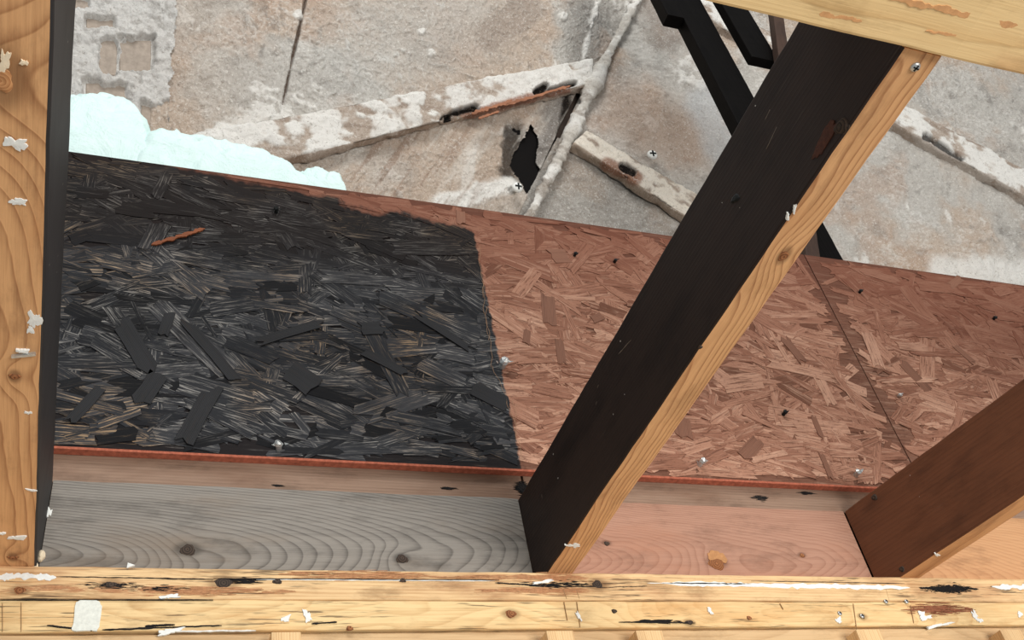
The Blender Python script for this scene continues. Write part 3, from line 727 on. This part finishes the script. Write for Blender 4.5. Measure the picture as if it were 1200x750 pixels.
# ------------------------------------------------------------------ attic deck behind the panels, posts
M['deck'] = wood('deck_wood', (120, 96, 78), (84, 62, 48), seed=81)
dk = tag(lumber('floor', 2.9, .82, .03, [M['deck']], one, (-1.2, YO+OSB_T+.042, .601), r=.002), 'attic deck behind the strand board panels', kind='structure')
M['post'] = wood('blackened_post', (20, 18, 17), (11, 10, 10), freq=180, contrast=.5, seed=83, rough=.55, bump=.2)
M['post2'] = wood('brown_strut', (70, 53, 44), (44, 32, 27), freq=200, contrast=.5, seed=84)
def upright(name, x0, x1, y, depth, z0, z1, mat, label, lean=0.0):
    ob = lumber(name, z1-z0, x1-x0, depth, [mat], one, (0, 0, 0), r=.003)
    R3 = Matrix(((lean, 1, 0), (0, 0, -1), (1, 0, 0)))
    ob.matrix_basis = Matrix.Translation((x0, y+depth, z0)) @ Matrix.Rotation(math.atan(lean), 4, 'Y') @ Matrix(((0, 1, 0), (0, 0, -1), (1, 0, 0))).to_4x4()
    return tag(ob, label, 'post')
for k_ in ('post', 'side_brown_black', 'side_brown'): M[k_].node_tree.nodes['Principled BSDF'].inputs['Specular IOR Level'].default_value = .05 if k_ == 'post' else .2
upright('post', .855, .957, .150, .04, .632, 2.20, M['post'], 'tall blackened post behind the middle joist')
upright('post', .995, 1.088, .121, .028, 1.675, 2.22, M['post'], 'short black piece nailed to the right of the tall blackened post')
upright('post', .80, .8535, .146, .038, 1.862, 2.20, M['post'], 'black stub nailed to the upper left of the tall post')
upright('post', .731, .766, .090, .029, .632, 2.3, M['post2'], 'slim brown strut leaning behind the middle joist above the panel joint', lean=.318)

# ------------------------------------------------------------------ plastered roof underside
HB = at_y(618, 250, .75); HT = at_y(746, 0, .45)
def plane3(a, b, c):
    n = np.cross(b-a, c-a); n /= np.linalg.norm(n)
    if n @ (CAM-a) < 0: n = -n
    return n, n @ a
PL = plane3(HB, HT, at_y(90, 100, .62)); PR = plane3(HB, HT, at_y(1200, 200, .45))
t = NT('plaster'); at = t.n('ShaderNodeAttribute', attribute_name='tint').outputs['Color']
tc = t.n('ShaderNodeTexCoord').outputs['Object']
na = t.noise(tc, 140, 5, .65, 1.2); nb = t.noise(tc, 420, 3, .6)
lum_ = t.step(t.sep(at)[0], .03, .22)
col = t.mix(t.math('MULTIPLY', t.math('MULTIPLY', t.step(na, .54, .66), .55), lum_), at, (*lin(238, 235, 228), 1))
col = t.mix(t.math('MULTIPLY', t.step(na, .44, .34), .0), col, (*lin(120, 105, 92), 1))
col = t.mix(t.math('MULTIPLY', t.math('SUBTRACT', 1.0, t.step(na, .32, .46)), .55), col, (*lin(128, 112, 98), 1))
t.bump(t.math('ADD', na, t.math('MULTIPLY', nb, .5)), .9, .006)
M['plaster'] = t.done(col, .92, .15)

TAN = lin(192, 174, 157); GREY = lin(192, 187, 179); WHITE = lin(238, 235, 228); DARK = lin(128, 122, 116); RUST = lin(182, 152, 130); SOOT_SHADE = lin(30, 26, 24); MORT = lin(214, 213, 209)  # the soot tone also paints the shade inside gaps and slots
def mixc(a, b, f): return a + (b-a)*f[..., None]
BRICKS = [(117, 45, 136, 90), (139, 46, 178, 84), (98, 97, 151, 122), (101, 22, 133, 33), (84, 0, 104, 10), (165, 122, 198, 158)]
HOLE = [(600, 190), (610, 166), (624, 142), (633, 160), (631, 188), (641, 204), (627, 236), (615, 214)]
def in_poly(px, py, poly):
    r = np.zeros(px.shape, bool); n = len(poly)
    for i in range(n):
        (x1, y1), (x2, y2) = poly[i], poly[(i+1) % n]
        c = ((y1 > py) != (y2 > py)) & (px < (x2-x1)*(py-y1)/(y2-y1+1e-9)+x1); r ^= c
    return r
def seg_d(px, py, a, b):
    a = np.array(a, float); b = np.array(b, float); d = b-a
    k = np.clip(((px-a[0])*d[0] + (py-a[1])*d[1])/(d@d), 0, 1)
    return np.hypot(px-a[0]-k*d[0], py-a[1]-k*d[1])
def surf(P, px, py, kind):
    """relief (m) and colour of the plaster skin"""
    big = fbm(P, 3.2, 4); mid = fbm(P, 14, 4, .55, 5); fin = fbm(P, 60, 3, .6, 9)
    Q = P + .035*np.stack([fbm(P, 9, 2, .5, 1), fbm(P, 9, 2, .5, 2), fbm(P, 9, 2, .5, 3)], -1)
    rid = 1-np.abs(fbm(Q, 26, 4, .55, 21))*2.4                       # trowel ridges
    rid = np.clip(rid, 0, 1)**3
    rid2 = np.clip(1-np.abs(fbm(Q*1.0, 62, 3, .55, 61))*2.6, 0, 1)**4
    h = .010*big + .008*mid + .0034*fin + .0045*rid + .0030*rid2
    c = mixc(np.broadcast_to(GREY, P.shape).copy(), TAN, sst(-.12, .25, big+.3*mid))
    c = mixc(c, RUST, .45*sst(.10, .38, fbm(P, 6, 4, .6, 33)))
    c = mixc(c, WHITE, .40*sst(.55, .95, rid)*sst(-.1, .25, fbm(P, 8, 3, .5, 51)))  # ridge highlights painted into the colour
    c = mixc(c, DARK, .35*sst(.14, .40, fbm(P, 11, 4, .6, 71)))
    c = mixc(c, WHITE, .55*rid2*sst(-.05, .3, fbm(P, 7, 3, .5, 55)))  # painted highlights on the finer ridges
    c = mixc(c, DARK*.8, .45*sst(.12, .5, fbm(Q, 48, 3, .6, 64))*sst(-.15, .2, fbm(P, 5, 2, .5, 65)))
    dab = sst(.31, .42, fbm(Q, 8, 5, .66, 91)+.10*mid)                # thick white dabs
    h = h + .004*dab*(kind != 'mortar'); c = mixc(c, WHITE, .75*dab)
    if kind == 'mortar':
        lum = fbm(P, 40, 4, .6, 14)
        h = h + .010*lum + .008*np.abs(mid); c = mixc(c, MORT, .85*np.ones_like(h)); c = mixc(c, DARK, .45*sst(.15, .45, -lum))
        for (x0, y0, x1, y1) in BRICKS:
            w = 9*fbm(P, 26, 4, .6, x0)
            f = sst(-1.5, 2, np.minimum(np.minimum(px-x0, x1-px), np.minimum(py-y0, y1-py))+w)
            h = h*(1-f) - .016*f
    return h, c
def patch_quad(name, quad, plane, kind, parent, lift=0.0, hook=None, res=.0045, keepf=None):
    n, d = plane
    c = [on_plane(x, y, n, d) for x, y in quad]
    lu = max(np.linalg.norm(c[1]-c[0]), np.linalg.norm(c[2]-c[3])); lv = max(np.linalg.norm(c[3]-c[0]), np.linalg.norm(c[2]-c[1]))
    nu, nv = max(8, int(lu/res)), max(8, int(lv/res))
    a, b = np.meshgrid(np.linspace(0, 1, nu), np.linspace(0, 1, nv), indexing='ij'); a = a[..., None]; b = b[..., None]
    P = c[0]*(1-a)*(1-b) + c[1]*a*(1-b) + c[2]*a*b + c[3]*(1-a)*b
    px, py = to_px(P)
    h, col = surf(P, px, py, kind)
    if hook: h, col = hook(P, px, py, h, col)
    # turn the rim of the skin back so that it closes against the slab
    e = np.minimum(np.minimum(a, 1-a)[..., 0]*lu, np.minimum(b, 1-b)[..., 0]*lv)
    h = h - .010*(1-sst(0, .005, e))
    P2 = P + n*(h+lift)[..., None]
    keep = None
    if keepf is not None:
        k = keepf(px, py, P); keep = ~k[:-1, :-1]
    return grid_mesh(name, P2, col, M['plaster'], parent, keep)
def slab(name, quad, plane, off, th, mat, label):
    n, d = plane; c = [on_plane(x, y, n, d) - n*off for x, y in quad]
    vs = c + [q - n*th for q in c]
    return tag(mk(name, vs, [(0,1,2,3), (7,6,5,4), (0,4,5,1), (1,5,6,2), (2,6,7,3), (3,7,4,0)], mat), label, kind='structure')
M['slab'] = plain('old_boarding', (70, 60, 54), .95, 0, .2, 20)
ceilL = slab('ceiling', [(-420, -420), (964, -420), (500, 480), (-420, 480)], PL, .030, .04, M['slab'], 'left slope of the old plastered roof')
ceilR = slab('ceiling', [(964, -420), (1900, -420), (1900, 700), (500, 480)], PR, .030, .04, M['slab'], 'right slope of the old plastered roof')
def marks(P, px, py, h, c):
    wv = 5*fbm(P, 16, 4, .6, 13)
    k = sst(2.2, .7, seg_d(px, py, (360, -10), (331, 122)) + .5*wv)                   # open joint between two sheets
    c = mixc(c, lin(92, 78, 68), k); h = h - .008*k
    k = sst(4, 1, seg_d(px, py, (354, 30), (346, 8)) + wv)
    for (x, y, r) in [(326, 143, 11), (318, 150, 8), (262, 155, 15), (246, 160, 10), (350, 20, 6), (285, 162, 9), (660, 20, 7), (505, 62, 7), (492, 40, 6)]:
        b = sst(r, r*.55, np.hypot(px-x, (py-y)*1.2) + 1.6*wv); c = mixc(c, WHITE, .9*b); h = h + .007*b
    return h, c
def hk_p2(P, px, py, h, c):
    c = mixc(c, TAN*.97, .45*sst(330, 200, px))
    return marks(P, px, py, h, c)
def hk_p3(P, px, py, h, c):
    f = sst(45, 0, seg_d(px, py, (700, -60), (680, 95)) + 14*fbm(P, 12, 3))       # grey bare cement along the hip
    c = mixc(c, lin(138, 134, 128), .75*f)
    w = sst(5, 1, seg_d(px, py, (705, -20), (682, 70)) + 5*fbm(P, 20, 3, .6, 7)); c = mixc(c, WHITE, w); h = h + .004*w
    g = sst(110, 20, seg_d(px, py, (440, 60), (520, 20)) + 20*fbm(P, 9, 3)); c = mixc(c, lin(190, 188, 182), .6*g)
    b = sst(26, 14, seg_d(px, py, (575, 42), (615, 14)) + 7*fbm(P, 25, 3, .6, 3)); h = h - .004*b; c = mixc(c, lin(166, 152, 140), .8*b)
    e = 0*sst(3.2, 0, np.abs(seg_d(px, py, (575, 42), (615, 14)) + 7*fbm(P, 25, 3, .6, 3) - 22)); return marks(P, px, py, h, c)
def hk_p4(P, px, py, h, c):
    c = mixc(c, TAN, .5*np.ones_like(h))
    nn = 12*fbm(P, 18, 4, .6, 3)
    g = sst(26, 6, seg_d(px, py, (660, 120), (630, 205)) + nn); c = mixc(c, lin(132, 128, 124), .85*g)     # bare cement
    s = sst(16, 4, seg_d(px, py, (604, 150), (598, 200)) + nn); c = mixc(c, SOOT_SHADE, .85*s); h = h - .012*s
    s2 = sst(9, 2, seg_d(px, py, (668, 108), (662, 150)) + .5*nn); c = mixc(c, SOOT_SHADE, .95*s2); h = h - .012*s2  # inner shade of the slit painted black
    w = sst(16, 7, seg_d(px, py, (520, 238), (596, 215)) + .6*nn); c = mixc(c, WHITE, w); h = h + .006*w
    w = sst(9, 3, seg_d(px, py, (540, 232), (560, 170)) + .8*nn); c = mixc(c, WHITE, .5*w)
    st = fbm(np.stack([(px+py*.7)*.10, (px-py)*.008, px*0], -1), 1, 4, .6); c = mixc(c, lin(150, 124, 106), .6*sst(.08, .4, st)*sst(600, 520, px)); c = mixc(c, lin(226, 220, 210), .4*sst(.1, .4, -st))
    return h, c
patch_quad('plaster_panel', [(-300, -250), (248, -250), (203, 320), (-300, 320)], PL, 'mortar', ceilL, .011, keepf=lambda x, y, P: x > 207 - .08*y + 9*fbm(P, 22, 4, .6))
patch_quad('plaster_panel', [(205, -250), (414, -250), (325, 175), (170, 210)], PL, 'plain', ceilL, .0, hk_p2)
patch_quad('plaster_panel', [(410, -250), (884, -250), (704, 95), (322, 172)], PL, 'plain', ceilL, .003, hk_p3)
patch_quad('plaster_panel', [(180, 195), (692, 78), (540, 400), (160, 400)], PL, 'plain', ceilL, -.018, hk_p4, keepf=lambda x, y, P: in_poly(x+3*fbm(P, 60, 2), y+3*fbm(P, 60, 2, .5, 4), HOLE))
def hk_r(P, px, py, h, c):
    s = sst(.05, .4, fbm(P, 10, 4, .6, 44)); c = mixc(c, lin(196, 192, 184), .5*s)
    g = sst(40, 10, seg_d(px, py, (790, 30), (760, -20)) + 8*fbm(P, 14, 3)); c = mixc(c, lin(140, 126, 116), .6*g)
    r = sst(60, 10, seg_d(px, py, (735, 125), (810, 165)) + 14*fbm(P, 10, 3)); c = mixc(c, lin(188, 156, 132), .6*r)
    b = sst(30, 10, seg_d(px, py, (850, 175), (825, 120)) + 8*fbm(P, 12, 3)); c = mixc(c, lin(196, 198, 198), .7*b)
    w = sst(26, 8, seg_d(px, py, (1100, 318), (1210, 318)) + 12*fbm(P, 14, 4)); c = mixc(c, WHITE, .8*w); h = h + .006*w
    return h, c
def hk_c(P, px, py, h, c):
    return h, mixc(c, lin(150, 144, 136), .6*np.ones_like(h))  # panel colour darkened for the shade below the rafter
patch_quad('plaster_panel', [(748, -20), (860, -250), (1650, -250), (1650, 475)], PR, 'plain', ceilR, .0, hk_r, res=.006)
patch_quad('plaster_panel', [(655, 165), (752, -45), (1650, 445), (1650, 760)], PR, 'plain', ceilR, -.008, hk_r, res=.0055)
patch_quad('plaster_panel', [(655, 155), (1250, 515), (1000, 620), (500, 440)], PR, 'plain', ceilR, -.018, hk_c)
# exposed bricks in the mortar field
def brick_tex():
    return plain('brick_face', (158, 146, 134), .95, 0, .2, 70)
M['brick'] = brick_tex()
for i, (x0, y0, x1, y1) in enumerate(BRICKS):
    n, d = PL; c = [on_plane(x, y, n, d) for x, y in ((x0-4, y0-4), (x1+4, y0-4), (x1+4, y1+4), (x0-4, y1+4))]
    n_ = 8; vs = []; fs = []
    for a in range(n_+1):
        for b in range(n_+1):
            u_, v_ = a/n_, b/n_; q = c[0]*(1-u_)*(1-v_)+c[1]*u_*(1-v_)+c[2]*u_*v_+c[3]*(1-u_)*v_
            e = 0 if 0 < a < n_ and 0 < b < n_ else -.02
            vs.append(q + n*(-.002 + e + .0025*float(fbm(q[None], 60, 3)[0])))
    for a in range(n_):
        for b in range(n_): fs.append((a*(n_+1)+b, (a+1)*(n_+1)+b, (a+1)*(n_+1)+b+1, a*(n_+1)+b+1))
    mk('brick', vs, fs, M['brick'], ceilL, smooth=False)

# plastered beams on the roof, each with a worn face
def plastered_beam(name, e0, e1, plane, depth, label, hook=None, base=WHITE, cat='rafter', shrink=0.0, res=.0045, wood_amt=.5):
    """e0 = (upper, lower) photograph points at one end, e1 at the other; the beam stands 'depth' proud of the roof"""
    n, d = plane
    A, B = (on_plane(*q, n, d+depth) for q in e0); Cc, Dd = (on_plane(*q, n, d+depth) for q in e1)
    nu = int(np.linalg.norm(Cc-A)/res); wv = np.linalg.norm(A-B)
    # cross-section: back-upper, upper edge, face, lower edge, back-lower
    sec = [(0, -1)] * 1
    ks = []
    nf = max(10, int(wv/res)); ndp = max(5, int(depth/res))
    for i in range(ndp): ks.append((0.0, -1 + i/ndp))
    for i in range(nf+1): ks.append((i/nf, 0.0))
    for i in range(1, ndp+1): ks.append((1.0, -i/ndp))
    ks = np.array(ks)
    t = np.linspace(0, 1, nu)[:, None, None]
    L1 = A*(1-t) + Cc*t; L2 = B*(1-t) + Dd*t
    P = L1 + (L2-L1)*ks[None, :, 0:1] + n*depth*1.25*ks[None, :, 1:2]
    # rounded edges and lumpy skin
    vdir = (B-A)/wv
    nor = np.where(ks[:, 1] < -1e-6, 1, 0)
    N = np.zeros_like(P)
    for j, (a, b) in enumerate(ks):
        s = -1 if a == 0 else (1 if a == 1 else 0)
        fu = sst(.18, 0, np.array(a)) if b > -.3 else 1.0
        vv = n*(1 if b > -.3 else 0) + vdir*s*(1 if b <= 0 else 0)*1.0
        N[:, j] = vv/np.linalg.norm(vv)
    edge = np.minimum(np.abs(ks[:, 0]), np.abs(1-ks[:, 0])) * wv
    rnd = np.where(ks[:, 1] > -1e-6, -.005*(1-sst(0, .010, edge)), -.004*(1-sst(0, .25, -ks[:, 1])))
    px, py = to_px(P)
    h = .012*fbm(P, 7, 4, .55, 2) + .007*fbm(P, 32, 4, .6, 6) + rnd[None, :]
    ax = (Cc-A)/np.linalg.norm(Cc-A)
    along = (P-A) @ ax
    G = np.stack([along*7, ((P-A) @ vdir)*60, P[..., 2]*0 + depth*50], -1)
    gr = fbm(G, 1, 4, .6, 12)
    c = np.broadcast_to(base, P.shape).copy()
    worn = sst(-.08, .10, fbm(P, 12, 4, .62, 27) + .25*gr + (wood_amt-.5)*.5)
    c = mixc(c, lin(176, 158, 142), worn*.9); c = mixc(c, lin(142, 124, 110), worn*.55*sst(.05, .3, gr))
    h = h - .0035*worn + .0015*gr*worn
    if hook: h, c = hook(P, px, py, h, c, ks)
    return tag(grid_mesh(name, P + N*h[..., None], c, M['plaster']), label, cat)
def hk_beamL(P, px, py, h, c, ks):
    wr = sst(-.15, .12, fbm(P, 13, 4, .65, 77) + .36*sst(470, 620, px) - .24 + .10*(ks[None, :, 0] < .3)); c = mixc(c, WHITE, .9*wr); h = h + .003*wr
    s = np.where(ks[None, :, 0] > .985, 1.0, 0.0)*np.ones_like(h)
    c = mixc(c, lin(168, 146, 128), s*.8)
    g = sst(7, 5, seg_d(px, py, (524, 138), (556, 126)) + 3*fbm(P, 30, 3)); g2 = sst(5, 3.4, seg_d(px, py, (628, 108), (640, 100)) + 2*fbm(P, 30, 3))
    g3 = sst(4, 1, seg_d(px, py, (640, 106), (674, 97)))
    g = np.maximum(np.maximum(g, g2), g3)
    c = mixc(c, SOOT_SHADE, g); h = h - .02*g  # shade in the split painted black
    r = sst(7, 3, seg_d(px, py, (545, 135), (665, 103)) + 3*fbm(P, 30, 3, .5, 8)); c = mixc(c, lin(150, 98, 74), .8*r*(1-g))
    return h, c
plastered_beam('rafter', ((130, 172), (132, 238)), ((694, 68), (693, 98)), PL, .030, 'whitish plastered rafter rising from the insulation to the roof corner, split along its lower edge', hk_beamL, wood_amt=.42)
def hk_r1(P, px, py, h, c, ks):
    s = np.where(ks[None, :, 0] > .985, 1.0, 0.0)*np.ones_like(h); c = mixc(c, lin(176, 156, 138), .85*s)
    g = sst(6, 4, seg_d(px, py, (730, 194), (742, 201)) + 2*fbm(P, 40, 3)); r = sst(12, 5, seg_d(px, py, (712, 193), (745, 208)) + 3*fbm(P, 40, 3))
    c = mixc(c, lin(140, 92, 68), .8*r); c = mixc(c, SOOT_SHADE, g); h = h - .012*g
    return h, c
plastered_beam('rafter', ((690, 150), (672, 167)), ((1010, 342), (985, 372)), PR, .030, 'short cream plastered rafter falling from the roof corner to the black joist', hk_r1, base=lin(236, 226, 210), wood_amt=.36)
def hk_r2(P, px, py, h, c, ks):
    s = np.where(ks[None, :, 0] > .985, 1.0, 0.0)*np.ones_like(h); c = mixc(c, lin(168, 152, 138), .75*s)
    g = sst(4.6, 3.0, seg_d(px, py, (1085, 160), (1128, 186)) + 3*fbm(P, 40, 3)); c = mixc(c, SOOT_SHADE, .9*g); h = h - .014*g  # slot darkened in colour for the shade inside
    return h, c
plastered_beam('rafter', ((772, -38), (760, -16)), ((1420, 318), (1420, 351)), PR, .032, 'white plastered rafter with a dark slot, crossing the upper right roof', hk_r2, wood_amt=.22, res=.0055)
# bead of plaster along the roof corner
def bead(pts, rad, plane):
    n, d = plane; q = [on_plane(x, y, n, d+.016) for x, y in pts]; Ls = []
    for a, b in zip(q[:-1], q[1:]):
        m = int(np.linalg.norm(b-a)/.004)
        Ls += [a + (b-a)*k/m for k in range(m)]
    Ls = np.array(Ls); ax = Ls[-1]-Ls[0]; ax /= np.linalg.norm(ax); sd = np.cross(n, ax)
    th = np.linspace(0, 2*math.pi, 17)
    P = Ls[:, None, :] + (sd*np.cos(th)[:, None] + n*.55*np.sin(th)[:, None])[None]*rad
    N = np.broadcast_to((sd*np.cos(th)[:, None] + n*np.sin(th)[:, None])[None], P.shape)
    px, py = to_px(P)
    low = sst(80, 120, py)
    h = .005*fbm(P, 11, 3, .6) + .010*fbm(P, 75, 3, .65) + .007*low*(.4+fbm(P, 14, 3, .5, 4)) + .022*sst(34, 8, np.hypot(px-690, py-92)) + .010*sst(26, 8, np.hypot(px-672, py-150))
    c = mixc(np.broadcast_to(lin(206, 200, 190), P.shape).copy(), WHITE, sst(-.1, .25, fbm(P, 18, 3))); c = mixc(c, lin(150, 138, 126), .7*sst(.12, .35, fbm(P, 26, 3, .6, 8)))
    return tag(grid_mesh('plaster_bead', P + N*h[..., None], c, M['plaster']), 'lumpy white plaster bead along the corner where the two roof slopes meet', 'plaster bead')
bead([(800, -105), (746, 0), (694, 100), (668, 160), (616, 262), (590, 310)], .013, PR)
# black backing behind the broken plaster, painting the shade in the hole
n, d = PL
c = [on_plane(x, y, n, d)-n*.032 for x, y in ((590, 130), (655, 130), (655, 255), (590, 255))]; c2 = [q - n*.12 for q in c]
c3 = [on_plane(x, y, n, d)-n*.021 for x, y in ((590, 130), (655, 130), (655, 255), (590, 255))]
mk('shade_backing', c3 + [q - n*.008 for q in c3], [(4,5,6,7), (0,1,5,4), (1,2,6,5), (2,3,7,6), (3,0,4,7)], M['cavity_shade'], ceilL)
# splintered lath along the split rafter
for i, (xa, ya, xb, yb, w) in enumerate([(552, 134, 600, 118, .010), (590, 124, 668, 101, .008), (560, 139, 585, 131, .005)]):
    n, d = PL; p0 = on_plane(xa, ya, n, d+.05); p1_ = on_plane(xb, yb, n, d+.05)
    streak('lath_splinter', p0, p1_, n, w, M['torn_wood'], ceilL, t=.004, seg=30, seed=i*4.1)
# plaster-caked screws
for (x, y, pl, lab) in [(764, 182, PR, 0), (606, 220, PL, 0)]:
    n, d = pl; screw_head('screw', on_plane(x, y, n, d+.016), n, .017, M['white_paint'], M['dark_metal'], ceilR if pl is PR else ceilL)

# ------------------------------------------------------------------ insulation resting on the deck behind the charred panel
t = NT('insulation'); tc = t.n('ShaderNodeTexCoord').outputs['Object']
na = t.noise(tc, 30, 6, .65, .8)
wv_ = t.noise(tc, 9, 4, .6, 2.0)
t.bump(t.math('ADD', na, t.math('MULTIPLY', wv_, 2.5)), .5, .010)
M['insul'] = t.done(t.mix(na, rgba(204, 231, 228), rgba(226, 245, 242)), .95, .1)
def batt(outline, y0, y1, z0, label, seed):
    """soft fibre batt; outline = photograph points of its upper silhouette, left to right"""
    ym = y0 + .35*(y1-y0)
    Q = [at_y(x, y, ym) for x, y in outline]; xs = np.array([q[0] for q in Q]); zs = np.array([q[2] for q in Q])
    nu, nv = max(40, int((xs[-1]-xs[0])/.004)), 70
    X = np.linspace(xs[0], xs[-1], nu); Z = np.interp(X, xs, zs); th = np.linspace(0, math.pi, nv)
    k = np.minimum(1, np.minimum(X-X[0], X[-1]-X)/.03); k = np.sqrt(np.clip(1-(1-k)**2, 0.0, 1))
    P = np.zeros((nu, nv, 3))
    P[..., 0] = X[:, None]
    cs = np.sign(np.cos(th))*np.abs(np.cos(th))**.6; sn = np.sin(th)**.5
    mid = (y0+y1)/2; half = (y1-y0)/2
    P[..., 1] = mid - half*cs[None, :]*(.25+.75*k[:, None]) 
    P[..., 2] = z0 + (Z[:, None]-z0)*sn[None, :]*(.9+.1*k[:, None])
    nrm = np.zeros_like(P); nrm[..., 1] = -cs[None, :]; nrm[..., 2] = sn[None, :]
    a = P + seed
    h = .016*fbm(a, 12, 3) + .013*(1-2*np.abs(fbm(a, 17, 3, .5, 4))) + .006*fbm(a, 70, 3, .6)
    cl = sst(0, .1, P[..., 2]-z0)
    P = P + nrm*(h*cl)[..., None]
    P[..., 2] = np.maximum(P[..., 2], z0)
    P[..., 1] = np.maximum(P[..., 1], y0-.002)
    return tag(grid_mesh('insulation_batt', P, None, M['insul']), label, 'insulation')
ZD = .631
batt([(30, 165), (60, 135), (95, 116), (112, 112), (132, 119), (145, 126), (160, 142), (172, 160), (185, 185)], .095, .24, ZD, 'tall pale aqua insulation lump beside the left joist', 1.0)
batt([(150, 186), (165, 172), (190, 164), (225, 167), (270, 176), (300, 184), (330, 196), (352, 208), (366, 226)], .090, .20, ZD, 'long low pale aqua insulation lump on top of the charred panel', 4.0)
batt([(340, 218), (352, 205), (368, 194), (380, 203), (395, 214), (410, 232)], .092, .17, ZD, 'small pointed pale aqua insulation tuft at the right end of the row', 7.0)
